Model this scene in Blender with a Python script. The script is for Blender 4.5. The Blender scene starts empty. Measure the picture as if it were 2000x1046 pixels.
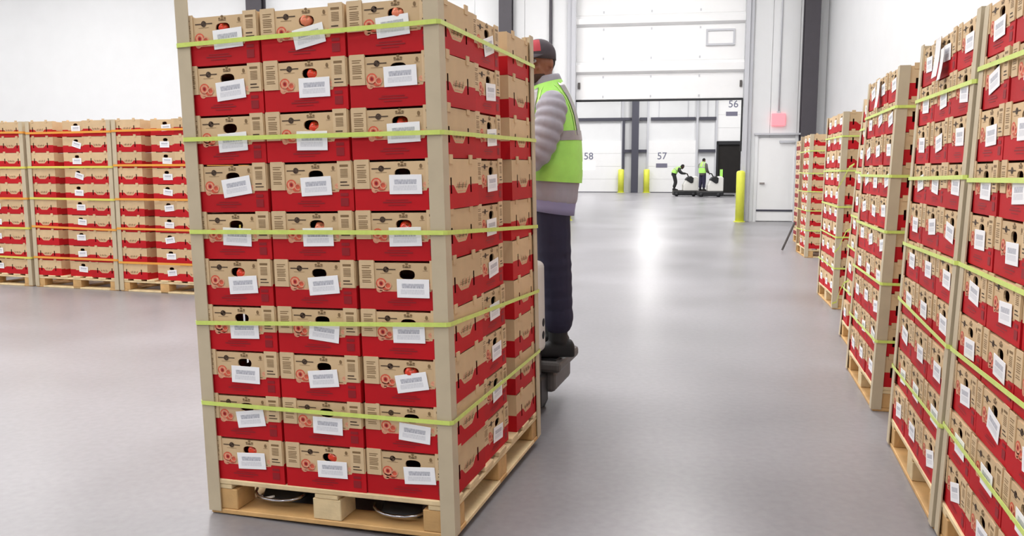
import bpy, bmesh, math, random
from mathutils import Matrix, Vector
from mathutils.geometry import tessellate_polygon
random.seed(7)
scene = bpy.context.scene
COL = scene.collection
rad = math.radians

# ------------------------------------------------------------------ camera
cam_d = bpy.data.cameras.new('camera'); cam = bpy.data.objects.new('camera', cam_d); COL.objects.link(cam)
cam_d.sensor_width = 36.0; cam_d.lens = 1604.8 / 2000 * 36.0
cam_d.clip_start = .05; cam_d.clip_end = 300
cam.location = (0, 0, 1.3727); cam.rotation_euler = (math.pi / 2 - .11757, 0, 0)
scene.camera = cam

# ------------------------------------------------------------------ world, exposure
w = bpy.data.worlds.new('world'); scene.world = w; w.use_nodes = True
w.node_tree.nodes['Background'].inputs[0].default_value = (.9, .95, 1, 1)
w.node_tree.nodes['Background'].inputs[1].default_value = .1
scene.view_settings.view_transform = 'Standard'; scene.view_settings.look = 'None'
scene.view_settings.gamma = 1; scene.view_settings.use_curve_mapping = False
scene.view_settings.exposure = .5

# building frame: BO origin on the back wall's foot, E1 along the wall, E2 away from the camera
TH = rad(9.0)
BO = Vector((6.4518, 22.5028, 0)); E1 = Vector((math.cos(TH), -math.sin(TH), 0)); E2 = Vector((math.sin(TH), math.cos(TH), 0))
BM = Matrix(((E1.x, E2.x, 0, BO.x), (E1.y, E2.y, 0, BO.y), (0, 0, 1, 0), (0, 0, 0, 1)))
def bpt(s, d, z=0): return BO + E1 * s + E2 * d + Vector((0, 0, z))

# ------------------------------------------------------------------ ceiling lamps (linear high-bay fixtures, hung above the frame)
def bay_light(s, d, z, wx, wy, power):
    l = bpy.data.lights.new('high_bay_lamp', 'AREA'); l.shape = 'RECTANGLE'; l.size = wx; l.size_y = wy
    l.energy = power; l.color = (1.0, .985, .965)
    o = bpy.data.objects.new('high_bay_lamp', l); COL.objects.link(o)
    o.location = bpt(s, d, z); o.rotation_euler = (0, 0, -TH)
LAMP = 150
for s in (-25, -19, -13, -7.5, -2):
    for d in (-4.5, -8.5, -13, -18, -23, -29):
        bay_light(s, d, 8.3, .5, 2.6, LAMP * (.4 if s == -2 and d in (-18, -23) else 1))
for s in (-14, -8, -2.5, 3):
    for d in (5, 12, 19, 26):
        bay_light(s, d, 7.4, .5, 2.6, LAMP * 1.25)

# ------------------------------------------------------------------ materials
def lin(c):
    return tuple(((v / 255) / 12.92 if v / 255 <= .04045 else ((v / 255 + .055) / 1.055) ** 2.4) for v in c) + (1,)
def mat(name, rgb, rough=.6, metal=0, var=0, scale=20, bump=0, bscale=None, spec=.5, objvar=0, emit=0):
    m = bpy.data.materials.new(name); m.use_nodes = True; nt = m.node_tree; N = nt.nodes; L = nt.links
    b = N['Principled BSDF']; c = lin(rgb)
    b.inputs['Roughness'].default_value = rough; b.inputs['Metallic'].default_value = metal
    b.inputs['Specular IOR Level'].default_value = spec; b.inputs['Base Color'].default_value = c
    if emit:
        b.inputs['Emission Color'].default_value = c; b.inputs['Emission Strength'].default_value = emit
    tc = N.new('ShaderNodeTexCoord')
    if var or objvar:
        mx = N.new('ShaderNodeHueSaturation'); mx.inputs['Color'].default_value = c
        L.new(mx.outputs[0], b.inputs['Base Color'])
        s = N.new('ShaderNodeMath'); s.operation = 'ADD'; s.inputs[0].default_value = .5; s.inputs[1].default_value = .5
        if var:
            n = N.new('ShaderNodeTexNoise'); n.inputs['Scale'].default_value = scale; n.inputs['Detail'].default_value = 5
            L.new(tc.outputs['Object'], n.inputs['Vector'])
            mr = N.new('ShaderNodeMapRange'); mr.inputs[1].default_value = .3; mr.inputs[2].default_value = .7
            mr.inputs[3].default_value = .5 - var; mr.inputs[4].default_value = .5 + var
            L.new(n.outputs[0], mr.inputs[0]); L.new(mr.outputs[0], s.inputs[0])
        if objvar:
            oi = N.new('ShaderNodeObjectInfo'); m2 = N.new('ShaderNodeMapRange')
            m2.inputs[3].default_value = .5 - objvar; m2.inputs[4].default_value = .5 + objvar
            L.new(oi.outputs['Random'], m2.inputs[0]); L.new(m2.outputs[0], s.inputs[1])
        L.new(s.outputs[0], mx.inputs['Value'])
    if bump:
        n2 = N.new('ShaderNodeTexNoise'); n2.inputs['Scale'].default_value = bscale or scale; n2.inputs['Detail'].default_value = 4
        L.new(tc.outputs['Object'], n2.inputs['Vector'])
        bp = N.new('ShaderNodeBump'); bp.inputs['Strength'].default_value = bump; bp.inputs['Distance'].default_value = .01
        L.new(n2.outputs[0], bp.inputs['Height']); L.new(bp.outputs[0], b.inputs['Normal'])
    return m

CW, CL, CH = .341, .375, .18          # carton width, length, height
def carton_mat():
    m = bpy.data.materials.new('printed_cardboard'); m.use_nodes = True; nt = m.node_tree; N = nt.nodes; L = nt.links
    b = N['Principled BSDF']; b.inputs['Roughness'].default_value = .62; b.inputs['Specular IOR Level'].default_value = .35
    tc = N.new('ShaderNodeTexCoord'); sp = N.new('ShaderNodeSeparateXYZ'); L.new(tc.outputs['Object'], sp.inputs[0])
    sn = N.new('ShaderNodeSeparateXYZ'); L.new(tc.outputs['Normal'], sn.inputs[0])
    def M(op, a, bb=None, cc=None):
        n = N.new('ShaderNodeMath'); n.operation = op
        for i, v in enumerate((a, bb, cc)):
            if v is None: continue
            if isinstance(v, (int, float)): n.inputs[i].default_value = v
            else: L.new(v, n.inputs[i])
        return n.outputs[0]
    def sstep(v, lo, hi, o0, o1):
        n = N.new('ShaderNodeMapRange'); n.interpolation_type = 'SMOOTHSTEP'
        n.inputs[1].default_value = lo; n.inputs[2].default_value = hi; n.inputs[3].default_value = o0; n.inputs[4].default_value = o1
        L.new(v, n.inputs[0]); return n.outputs[0]
    isend = M('GREATER_THAN', M('ABSOLUTE', sn.outputs[1]), .5)
    xo = M('ABSOLUTE', M('SUBTRACT', sp.outputs[0], .012))
    endz = sstep(xo, .098, .104, CH * .385, CH * .435)
    yo = M('ABSOLUTE', M('SUBTRACT', sp.outputs[1], CL / 2))
    sidez = sstep(yo, .035, .085, CH * .30, CH * .47)
    zb = M('ADD', M('MULTIPLY', endz, isend), M('MULTIPLY', sidez, M('SUBTRACT', 1.0, isend)))
    red = M('LESS_THAN', sp.outputs[2], zb)
    nz = N.new('ShaderNodeTexNoise'); nz.inputs['Scale'].default_value = 14; nz.inputs['Detail'].default_value = 5
    L.new(tc.outputs['Object'], nz.inputs['Vector'])
    oi = N.new('ShaderNodeObjectInfo')
    val = M('ADD', M('MULTIPLY', nz.outputs[0], .22), M('ADD', M('MULTIPLY', oi.outputs['Random'], .16), .81))
    mix = N.new('ShaderNodeMix'); mix.data_type = 'RGBA'
    mix.inputs[6].default_value = lin((214, 184, 143)); mix.inputs[7].default_value = lin((190, 6, 22))
    L.new(red, mix.inputs[0])
    hs = N.new('ShaderNodeHueSaturation'); L.new(mix.outputs[2], hs.inputs['Color']); L.new(val, hs.inputs['Value'])
    L.new(hs.outputs[0], b.inputs['Base Color'])
    return m
def sticker_mat():
    m = bpy.data.materials.new('sticker_paper'); m.use_nodes = True; nt = m.node_tree; N = nt.nodes; L = nt.links
    b = N['Principled BSDF']; b.inputs['Roughness'].default_value = .45
    tc = N.new('ShaderNodeTexCoord'); mp = N.new('ShaderNodeMapping'); L.new(tc.outputs['Object'], mp.inputs[0])
    oi = N.new('ShaderNodeObjectInfo')
    mp.inputs['Scale'].default_value = (330, 1, 60)
    cx = N.new('ShaderNodeCombineXYZ'); L.new(oi.outputs['Random'], cx.inputs[0])
    nz = N.new('ShaderNodeTexNoise'); nz.inputs['Scale'].default_value = 1.5; nz.inputs['Detail'].default_value = 2; L.new(mp.outputs[0], nz.inputs[0])
    sp = N.new('ShaderNodeSeparateXYZ'); L.new(tc.outputs['Object'], sp.inputs[0])
    def band(sock, c, h):
        a = N.new('ShaderNodeMath'); a.operation = 'SUBTRACT'; L.new(sock, a.inputs[0]); a.inputs[1].default_value = c
        a2 = N.new('ShaderNodeMath'); a2.operation = 'ABSOLUTE'; L.new(a.outputs[0], a2.inputs[0])
        a3 = N.new('ShaderNodeMath'); a3.operation = 'LESS_THAN'; L.new(a2.outputs[0], a3.inputs[0]); a3.inputs[1].default_value = h
        return a3.outputs[0]
    def mul(a, b_):
        n = N.new('ShaderNodeMath'); n.operation = 'MULTIPLY'; L.new(a, n.inputs[0])
        if isinstance(b_, float): n.inputs[1].default_value = b_
        else: L.new(b_, n.inputs[1])
        return n.outputs[0]
    def add(a, b_):
        n = N.new('ShaderNodeMath'); n.operation = 'ADD'; L.new(a, n.inputs[0]); L.new(b_, n.inputs[1]); return n.outputs[0]
    strong = mul(band(sp.outputs[0], 0, .043), band(sp.outputs[2], .009, .0085))
    weak = mul(mul(band(sp.outputs[0], -.002, .046), band(sp.outputs[2], -.012, .009)), .42)
    ink = N.new('ShaderNodeMapRange'); ink.inputs[1].default_value = .15; ink.inputs[2].default_value = .75
    L.new(nz.outputs[0], ink.inputs[0])
    k = mul(add(strong, weak), ink.outputs[0])
    mix = N.new('ShaderNodeMix'); mix.data_type = 'RGBA'
    mix.inputs[6].default_value = lin((252, 252, 254)); mix.inputs[7].default_value = lin((140, 143, 160))
    L.new(k, mix.inputs[0]); L.new(mix.outputs[2], b.inputs['Base Color'])
    return m
def floor_mat():
    m = bpy.data.materials.new('polished_concrete'); m.use_nodes = True; nt = m.node_tree; N = nt.nodes; L = nt.links
    b = N['Principled BSDF']; tc = N.new('ShaderNodeTexCoord')
    n1 = N.new('ShaderNodeTexNoise'); n1.inputs['Scale'].default_value = .55; n1.inputs['Detail'].default_value = 3; n1.inputs['Roughness'].default_value = .45
    n2 = N.new('ShaderNodeTexNoise'); n2.inputs['Scale'].default_value = 26; n2.inputs['Detail'].default_value = 4
    L.new(tc.outputs['Object'], n1.inputs[0]); L.new(tc.outputs['Object'], n2.inputs[0])
    cr = N.new('ShaderNodeValToRGB'); L.new(n1.outputs[0], cr.inputs[0])
    cr.color_ramp.elements[0].position = .2; cr.color_ramp.elements[0].color = lin((122, 120, 123))
    cr.color_ramp.elements[1].position = .8; cr.color_ramp.elements[1].color = lin((158, 156, 161))
    mx = N.new('ShaderNodeMix'); mx.data_type = 'RGBA'; mx.blend_type = 'OVERLAY'; mx.inputs[0].default_value = .16
    L.new(cr.outputs[0], mx.inputs[6]); L.new(n2.outputs[0], mx.inputs[7]); L.new(mx.outputs[2], b.inputs['Base Color'])
    rr = N.new('ShaderNodeMapRange'); rr.inputs[1].default_value = .2; rr.inputs[2].default_value = .8; rr.inputs[3].default_value = .285; rr.inputs[4].default_value = .35
    L.new(n1.outputs[0], rr.inputs[0]); L.new(rr.outputs[0], b.inputs['Roughness'])
    b.inputs['Specular IOR Level'].default_value = .55
    return m

MT = dict(
    carton=carton_mat(), sticker=sticker_mat(), floor=floor_mat(),
    ink=mat('dark_ink', (70, 50, 34), .6), ink2=mat('brown_ink', (132, 104, 68), .6), inkred=mat('dark_red_ink', (146, 12, 26), .6),
    tom=mat('tomato_print', (214, 92, 66), .6, var=.25, scale=90), tom2=mat('pale_print', (226, 160, 128), .6, var=.2, scale=90),
    strip=mat('cardboard_flap', (218, 190, 150), .65, var=.06, scale=18),
    board=mat('grey_cornerboard', (199, 184, 156), .6, var=.05, scale=9),
    wood=mat('pale_pine', (226, 202, 158), .7, var=.16, scale=9, bump=.2, bscale=60, objvar=.08),
    wood2=mat('honey_pine', (206, 164, 108), .7, var=.18, scale=8, bump=.2, bscale=60, objvar=.1),
    lime=mat('lime_strap', (212, 230, 116), .4, var=.06, scale=40), orange=mat('orange_strap', (236, 164, 66), .4), yellow=mat('yellow_strap', (222, 214, 96), .4),
    wall=mat('white_wall_panel', (226, 227, 228), .55, var=.015, scale=2), ceil=mat('white_ceiling', (225, 225, 225), .8, var=.01, scale=1),
    doorw=mat('white_door_panel', (238, 238, 238), .4, var=.01, scale=3), seal=mat('black_seal', (28, 28, 32), .6),
    jamb=mat('grey_jamb', (196, 197, 202), .5), col=mat('charcoal_column', (70, 66, 72), .55, var=.05, scale=6),
    girt=mat('dark_girt', (66, 66, 78), .5), yell=mat('yellow_bollard', (230, 234, 84), .45, var=.03, scale=8),
    exitm=mat('red_exit_sign', (250, 120, 128), .4, emit=.9), dark=mat('trailer_shade', (26, 22, 20), .8, var=.2, scale=3),
    numink=mat('number_ink', (104, 104, 128), .6), plate=mat('grey_plate', (112, 110, 128), .5), lit=mat('lit_window', (255, 255, 255), .4, emit=1.6),
    white=mat('white_machine', (232, 230, 224), .35, var=.02, scale=6), black=mat('black_machine', (30, 30, 32), .5, var=.1, scale=12),
    grey=mat('grey_machine', (88, 84, 82), .5, var=.1, scale=10), steel=mat('bright_steel', (190, 190, 196), .2, metal=1),
    skin=mat('skin', (150, 96, 70), .5, var=.06, scale=30), beard=mat('beard', (72, 50, 40), .8), cap=mat('dark_cap', (74, 66, 72), .8, var=.06, scale=60),
    capred=mat('red_cap_front', (186, 64, 74), .7), vest=mat('hi_vis_lime', (178, 244, 112), .6, var=.05, scale=14, bump=.15, bscale=25),
    silver=mat('silver_tape', (160, 154, 156), .35, var=.06, scale=30), jacket=mat('grey_puffer', (164, 161, 172), .6, var=.05, scale=12),
    shirt=mat('lavender_shirt', (150, 148, 186), .8), pants=mat('navy_trousers', (40, 38, 62), .85, var=.1, scale=12, bump=.3, bscale=18),
    shoe=mat('black_boot', (26, 26, 28), .6), hair=mat('black_hair', (26, 22, 22), .8), piping=mat('lime_piping', (214, 250, 150), .5),
    tomato=mat('ripe_tomato', (226, 62, 34), .25, var=.12, scale=20), tomato2=mat('pale_tomato', (240, 136, 100), .25, var=.12, scale=20),
    stem=mat('green_stem', (70, 100, 40), .7), wrap=mat('clear_wrap', (205, 205, 215), .12, metal=.6),
)

# ------------------------------------------------------------------ mesh helpers
class MB:
    def __init__(s): s.v = []; s.f = []; s.m = []
    def add(s, vs, fs, mi=0, M=None):
        o = len(s.v); s.v += [tuple(M @ Vector(v)) if M is not None else tuple(v) for v in vs]
        for f in fs: s.f.append(tuple(o + i for i in f)); s.m.append(mi)
        return s
    def box(s, x0, x1, y0, y1, z0, z1, mi=0, M=None):
        vs = [(x, y, z) for z in (z0, z1) for y in (y0, y1) for x in (x0, x1)]
        return s.add(vs, [(0, 2, 3, 1), (4, 5, 7, 6), (0, 1, 5, 4), (2, 6, 7, 3), (0, 4, 6, 2), (1, 3, 7, 5)], mi, M)
    def quad_xz(s, x0, x1, z0, z1, y, mi=0):     # faces -y
        return s.add([(x0, y, z0), (x1, y, z0), (x1, y, z1), (x0, y, z1)], [(0, 1, 2, 3)], mi)
    def disc_xz(s, cx, cz, rx, rz, y, mi=0, n=12, inner=0):
        pts = [(cx + rx * math.cos(2 * math.pi * i / n), y, cz + rz * math.sin(2 * math.pi * i / n)) for i in range(n)]
        if inner <= 0: return s.add(pts, [tuple(range(n))], mi)
        ins = [(cx + (p[0] - cx) * inner, y, cz + (p[2] - cz) * inner) for p in pts]
        return s.add(pts + ins, [(i, (i + 1) % n, n + (i + 1) % n, n + i) for i in range(n)], mi)
    def loft(s, rings, mi=0, caps=True, close=False):
        n = len(rings[0]); vs = [p for r in rings for p in r]; fs = []
        for k in range(len(rings) - 1):
            for i in range(n): fs.append((k * n + i, k * n + (i + 1) % n, (k + 1) * n + (i + 1) % n, (k + 1) * n + i))
        if caps: fs += [tuple(reversed(range(n))), tuple((len(rings) - 1) * n + i for i in range(n))]
        return s.add(vs, fs, mi)
    def tube(s, pts, rs, n=10, mi=0, flat=1.0, caps=True):
        pts = [Vector(p) for p in pts]; rings = []
        if isinstance(rs, (int, float)): rs = [rs] * len(pts)
        ref = None
        for i, p in enumerate(pts):
            d = (pts[min(i + 1, len(pts) - 1)] - pts[max(i - 1, 0)]).normalized()
            if ref is None: ref = Vector((0, 0, 1)) if abs(d.z) < .9 else Vector((1, 0, 0))
            a = d.cross(ref).normalized(); b = d.cross(a).normalized(); ref = -b if False else ref
            rings.append([tuple(p + a * (rs[i] * math.cos(2 * math.pi * k / n)) + b * (rs[i] * flat * math.sin(2 * math.pi * k / n))) for k in range(n)])
        return s.loft(rings, mi, caps)
    def ball(s, c, r, n=12, mi=0, sc=(1, 1, 1), M=None):
        vs = []; fs = []; h = n // 2
        for j in range(h + 1):
            t = math.pi * j / h
            for i in range(n):
                a = 2 * math.pi * i / n
                vs.append((c[0] + r * sc[0] * math.sin(t) * math.cos(a), c[1] + r * sc[1] * math.sin(t) * math.sin(a), c[2] + r * sc[2] * math.cos(t)))
        for j in range(h):
            for i in range(n): fs.append((j * n + i, (j + 1) * n + i, (j + 1) * n + (i + 1) % n, j * n + (i + 1) % n))
        return s.add(vs, fs, mi, M)
    def mesh(s, name, mats, smooth=False, merge=True):
        me = bpy.data.meshes.new(name); me.from_pydata(s.v, [], s.f)
        for m in mats: me.materials.append(m)
        for i, p in enumerate(me.polygons): p.material_index = s.m[i]; p.use_smooth = smooth
        if merge:
            bm = bmesh.new(); bm.from_mesh(me); bmesh.ops.remove_doubles(bm, verts=bm.verts, dist=1e-6)
            bmesh.ops.recalc_face_normals(bm, faces=bm.faces); bm.to_mesh(me); bm.free()
        me.update(); return me

def put(name, me, parent=None, M=None, **props):
    o = bpy.data.objects.new(name, me); COL.objects.link(o)
    if parent is not None: o.parent = parent
    if M is not None: o.matrix_basis = M
    for k, v in props.items(): o[k] = v
    return o
def thing(name, label, cat, M=None, group=None, me=None):
    o = put(name, me, None, M, label=label, category=cat)
    if group: o['group'] = group
    return o
def bevel(me, wdt=.01, seg=2):
    bm = bmesh.new(); bm.from_mesh(me)
    bmesh.ops.bevel(bm, geom=[e for e in bm.edges if len(e.link_faces) == 2 and e.calc_face_angle(0) > .5], offset=wdt, segments=seg, affect='EDGES', profile=.5)
    bm.to_mesh(me); bm.free(); return me
def T(x, y, z): return Matrix.Translation((x, y, z))
def RZ(a): return Matrix.Rotation(a, 4, 'Z')
def remesh(mb, name, mats, voxel=.012, smooth_it=3):
    me = mb.mesh(name + '_raw', mats, merge=False)
    o = bpy.data.objects.new('tmp', me); COL.objects.link(o)
    md = o.modifiers.new('r', 'REMESH'); md.mode = 'VOXEL'; md.voxel_size = voxel
    if smooth_it:
        sm = o.modifiers.new('s', 'SMOOTH'); sm.iterations = smooth_it; sm.factor = .5
    dg = bpy.context.evaluated_depsgraph_get(); out = bpy.data.meshes.new_from_object(o.evaluated_get(dg))
    bpy.data.objects.remove(o); bpy.data.meshes.remove(me)
    out.name = name; out.materials.clear()
    for m in mats: out.materials.append(m)
    for p in out.polygons: p.use_smooth = True; p.material_index = 0
    return out

# ================================================================== the setting
# floor
f = MB().box(-50, 45, -30, 75, -.1, 0)
put('floor', f.mesh('floor', [MT['floor']]), kind='structure', label='polished grey concrete warehouse floor')
WH = 9.0
def panel_wall(name, s0, s1, d, z0, z1, lab, step=1.15, thick=.12, gap=.006, M=BM, matr='wall'):
    root = put(name, MB().box(s0, s1, d + .03, d + .03 + thick, z0, z1).mesh(name, [MT[matr]]), None, M, kind='structure', label=lab)
    n = max(1, round((s1 - s0) / step)); st = (s1 - s0) / n
    me = MB().box(gap, st - gap, 0, .029, 0, z1 - z0).mesh('panel', [MT[matr]])
    for i in range(n): put('panel', me, root, T(s0 + i * st, d, z0))
    return root
DL, DR, DB = -4.76, -.20, 3.28       # doorway left, right; bottom edge of the raised door
panel_wall('wall_back', -9, DL, 0, 0, WH, 'white panelled back wall beside the tall doorway', step=1.4)
put('wall_back', MB().box(-34, -9, 0, .15, 0, WH).mesh('wall_back', [MT['wall']]), None, BM, kind='structure', label='plain white back wall above the left row of stacks')
panel_wall('wall_back', DR, 1.9, 0, 0, WH, 'white panelled back wall with exit sign and door', step=.7)
panel_wall('wall_back', DL, DR, 0, 7.2, WH, 'white wall above the tall doorway', step=1.14)
put('wall_right', MB().box(1.9, 2.05, -42, .12, 0, WH).mesh('wall_right', [MT['wall']]), None, BM, kind='structure', label='plain white wall behind the right-hand row')
put('wall_left', MB().box(-34.2, -34, -42, .12, 0, WH).mesh('wall_left', [MT['wall']]), None, BM, kind='structure', label='white wall far to the left')
put('wall_front', MB().box(-34.2, 2.05, -42.2, -42, 0, WH).mesh('wall_front', [MT['wall']]), None, BM, kind='structure', label='white wall behind the viewer')
put('ceiling', MB().box(-34.2, 2.05, -42.2, .15, WH, WH + .2).mesh('ceiling', [MT['ceil']]), None, BM, kind='structure', label='white warehouse ceiling')
# steel columns in front of the back wall (H profile)
def h_column(s, wdt, d0=-.34, z1=WH, matn='col', name='trim_1', lab=''):
    mb = MB().box(s, s + wdt, d0, d0 + .03, 0, z1).box(s, s + wdt, d0 + .27, d0 + .30, 0, z1).box(s + wdt / 2 - .012, s + wdt / 2 + .012, d0 + .03, d0 + .27, 0, z1)
    put(name, mb.mesh(name, [MT[matn]]), None, BM, kind='structure', label=lab)
h_column(-14.25, .47, name='trim_1', lab='charcoal steel column on the wall, behind the near load')
h_column(-6.85, .36, name='trim_2', lab='charcoal steel column beside the worker\'s cap')
h_column(1.25, .38, name='trim_3', lab='charcoal steel column right of the exit sign')
put('trim_4', MB().tube([(-5.44, -.06, 0), (-5.44, -.06, WH)], .045, 8).mesh('trim_4', [MT['col']], True), None, BM, kind='structure', label='thin dark pipe on the wall left of the doorway')
put('trim_5', MB().tube([(.71, -.03, 2.9), (.71, -.03, WH)], .018, 8).mesh('trim_5', [MT['jamb']], True), None, BM, kind='structure', label='thin grey conduit above the exit sign')
# doorway jambs and tracks
for k, (a, b, lab) in enumerate(((DL - .22, DL, 'left grey steel jamb of the tall doorway'), (DR, DR + .20, 'right grey steel jamb of the tall doorway'))):
    mb = MB().box(a, b, -.10, .34, 0, 7.3)
    tr = b if k == 0 else a
    put('trim_%d' % (6 + k), bevel(mb.mesh('jamb', [MT['jamb']]), .01, 1), None, BM, kind='structure', label=lab)
    t = put('trim_%d' % (8 + k), MB().box(tr - .09 if k == 0 else tr - .02, tr + .02 if k == 0 else tr + .09, -.18, -.10, 0, 7.3).mesh('track', [MT['grey']]), None, BM, kind='structure', label='%s door track of the tall doorway' % ('left' if k == 0 else 'right'))
    t.data.materials[0] = MT['jamb']
# raised sectional door
door = put('door_1', None, None, BM @ T(0, .06, 0), kind='structure', label='white sectional door raised high in the doorway')
secs = [(DB + .05, 4.02), (4.36, 5.30), (5.60, 6.50), (6.80, 7.4)]
for i, (z0, z1) in enumerate(secs):
    o = put('door_panel', bevel(MB().box(DL + .02, DR - .02, 0, .06, z0, z1).mesh('door_panel', [MT['doorw']]), .012, 2), door)
    for q in range(3):
        for zz in (z0 + .08, z1 - .08):
            put('hinge_bolt', MB().box(DL + .75 + q * 1.3, DL + .79 + q * 1.3, -.012, .0, zz - .03, zz + .03).mesh('hinge_bolt', [MT['jamb']]), o)
for z0, z1 in ((4.02, 4.36), (5.30, 5.60), (6.5, 6.8)):
    zm = (z0 + z1) / 2
    mb = MB().add([(DL + .02, 0, z0), (DL + .02, -.11, z0 + .06), (DL + .02, -.11, z1 - .10), (DL + .02, 0, z1), (DL + .02, .05, z1), (DL + .02, .05, z0),
                   (DR - .02, 0, z0), (DR - .02, -.11, z0 + .06), (DR - .02, -.11, z1 - .10), (DR - .02, 0, z1), (DR - .02, .05, z1), (DR - .02, .05, z0)],
                  [(0, 1, 7, 6), (1, 2, 8, 7), (2, 3, 9, 8), (3, 4, 10, 9), (4, 5, 11, 10), (5, 0, 6, 11), (5, 4, 3, 2, 1, 0), (6, 7, 8, 9, 10, 11)])
    put('stiffener_rail', mb.mesh('stiffener_rail', [MT['doorw']]), door)
wf = MB()
for a in ((-1.24, -.48, 4.73, 4.78), (-1.24, -.48, 5.11, 5.16), (-1.24, -1.19, 4.78, 5.11), (-.53, -.48, 4.78, 5.11)): wf.box(a[0], a[1], -.05, .0, a[2], a[3])
wfo = put('window_frame', wf.mesh('window_frame', [MT['jamb']]), door)
put('window_pane', MB().box(-1.19, -.53, -.02, -.004, 4.78, 5.11).mesh('window_pane', [MT['doorw']]), wfo)
put('bottom_seal', MB().box(DL + .02, DR - .02, -.02, .08, DB, DB + .05).mesh('bottom_seal', [MT['seal']]), door)
put('edge_seal', MB().box(DR - .06, DR - .02, -.06, -.02, 1.9, DB + .03).mesh('edge_seal', [MT['seal']]), door)
for x in (DL + .08, DR - .12): put('roller_bracket', MB().box(x, x + .06, -.05, .0, DB + .35, DB + .52).mesh('roller_bracket', [MT['grey']]), door)
# side door
d2 = put('door_2', None, None, BM, kind='structure', label='white personnel door under the exit sign')
put('door_leaf', bevel(MB().box(.20, 1.16, -.05, .0, .02, 2.25).mesh('door_leaf', [MT['doorw']]), .006, 1), d2)
fr = MB().box(.12, .20, -.08, 0, 0, 2.33).box(1.16, 1.24, -.08, 0, 0, 2.33)
put('door_frame', fr.mesh('door_frame', [MT['wall']]), d2)
put('drip_cap', MB().box(.10, 1.28, -.14, 0, 2.33, 2.38).mesh('drip_cap', [MT['jamb']]), d2)
put('closer_arm', MB().box(.75, 1.14, -.12, -.05, 2.12, 2.18).mesh('closer_arm', [MT['jamb']]), d2)
put('kick_sweep', MB().box(.20, 1.16, -.07, -.05, .28, .33).mesh('kick_sweep', [MT['girt']]), d2)
put('door_handle', MB().box(.27, .40, -.11, -.05, 1.02, 1.06).mesh('door_handle', [MT['steel']]), d2)
# exit sign
ex = thing('exit_sign', 'glowing pink-red exit sign above the side door', 'sign', BM)
put('housing', bevel(MB().box(.53, .89, -.09, 0, 2.57, 2.90).mesh('housing', [MT['exitm']]), .02, 2), ex)
put('bracket', MB().box(.66, .76, -.06, 0, 2.90, 2.96).mesh('bracket', [MT['jamb']]), ex)
# bollards
def bollard(s, d, hgt, r, lab):
    t = thing('bollard', lab, 'bollard', T(*bpt(s, d)), 'yellow bollards')
    n = 16; rings = []
    for z, k in ((0, 1), (hgt - .06, 1), (hgt - .02, .85), (hgt, .4)):
        rings.append([(r * k * math.cos(2 * math.pi * i / n), r * k * math.sin(2 * math.pi * i / n), z) for i in range(n)])
    put('sleeve', MB().loft(rings).mesh('sleeve', [MT['yell']], True), t)
    rings = [[(r * k * math.cos(2 * math.pi * i / n), r * k * math.sin(2 * math.pi * i / n), z) for i in range(n)] for z, k in ((0, 1.35), (.02, 1.35))]
    put('base_ring', MB().loft(rings).mesh('base_ring', [MT['yell']]), t)
bollard(-.25, -.28, 1.38, .115, 'yellow bollard at the right jamb of the tall doorway')
bollard(-4.93, -.32, 1.38, .115, 'yellow bollard at the left jamb, behind the worker\'s hip')

# ------------------------------------------------------------------ dock room beyond the doorway
DD = 30.04; DO = -1.028
DM = BM @ T(DO, DD, 0)
put('wall_dock', MB().box(-24, 22, .1, .3, 0, 8.5).mesh('wall_dock', [MT['wall']]), None, DM, kind='structure', label='white dock wall beyond the doorway')
put('wall_dock_left', MB().box(-25, -24.8, .2, DD + .3, 0, 8.5).mesh('wall_dock_left', [MT['wall']]), None, BM, kind='structure', label='left wall of the dock room')
put('wall_dock_right', MB().box(20.8, 21, .2, DD + .3, 0, 8.5).mesh('wall_dock_right', [MT['wall']]), None, BM, kind='structure', label='right wall of the dock room')
put('ceiling_dock', MB().box(-25, 21, .16, DD + .3, 8.5, 8.7).mesh('ceiling_dock', [MT['ceil']]), None, BM, kind='structure', label='white ceiling of the dock room')
put('wall_dock_front', MB().box(2.05, 21, .0, .16, 0, 8.7).mesh('wall_dock_front', [MT['wall']]), None, BM, kind='structure', label='wall returning beside the dock room')
def text(body, size, M, parent, m):
    c = bpy.data.curves.new('number', 'FONT'); c.body = body; c.size = size; c.extrude = .004; c.align_x = 'CENTER'; c.align_y = 'CENTER'
    c.materials.append(m); o = bpy.data.objects.new('number', c); COL.objects.link(o); o.parent = parent; o.matrix_basis = M @ Matrix.Rotation(math.pi / 2, 4, 'X')
def dock_door(i, cx, z0, num, lab, lit=False):
    hw = 1.46
    r = put('door_%d' % i, None, None, DM @ T(cx, 0, 0), kind='structure', label=lab)
    for k in range(4):
        zz = z0 + k * .81
        put('door_panel', MB().box(-hw, hw, 0, .06, zz + .004, zz + .806).mesh('door_panel', [MT['doorw']]), r)
    put('bottom_seal', MB().box(-hw, hw, -.01, .07, z0 - .03, z0).mesh('bottom_seal', [MT['girt']]), r)
    for sx in (-1, 1):
        put('door_track', MB().box(sx * (hw + .06) - .06, sx * (hw + .06) + .06, -.06, .1, 0, 6.8).mesh('door_track', [MT['jamb']]), r)
    text(num, .62, T(-.62 if i != 5 else -.55, -.008, z0 + 2.25), r, MT['numink'])
    if lit: put('window', MB().box(-1.1, -.2, -.01, 0, z0 + 1.40, z0 + 1.92).mesh('window', [MT['lit']]), r)
    else: put('number_plate', MB().box(-.98, -.28, -.015, 0, z0 + 1.54, z0 + 1.80).mesh('number_plate', [MT['plate']]), r)
    return r
dock_door(3, -4.67, .04, '58', 'white dock door numbered 58 with a lit window', True)
dock_door(4, -.04, .04, '57', 'white dock door numbered 57')
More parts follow.
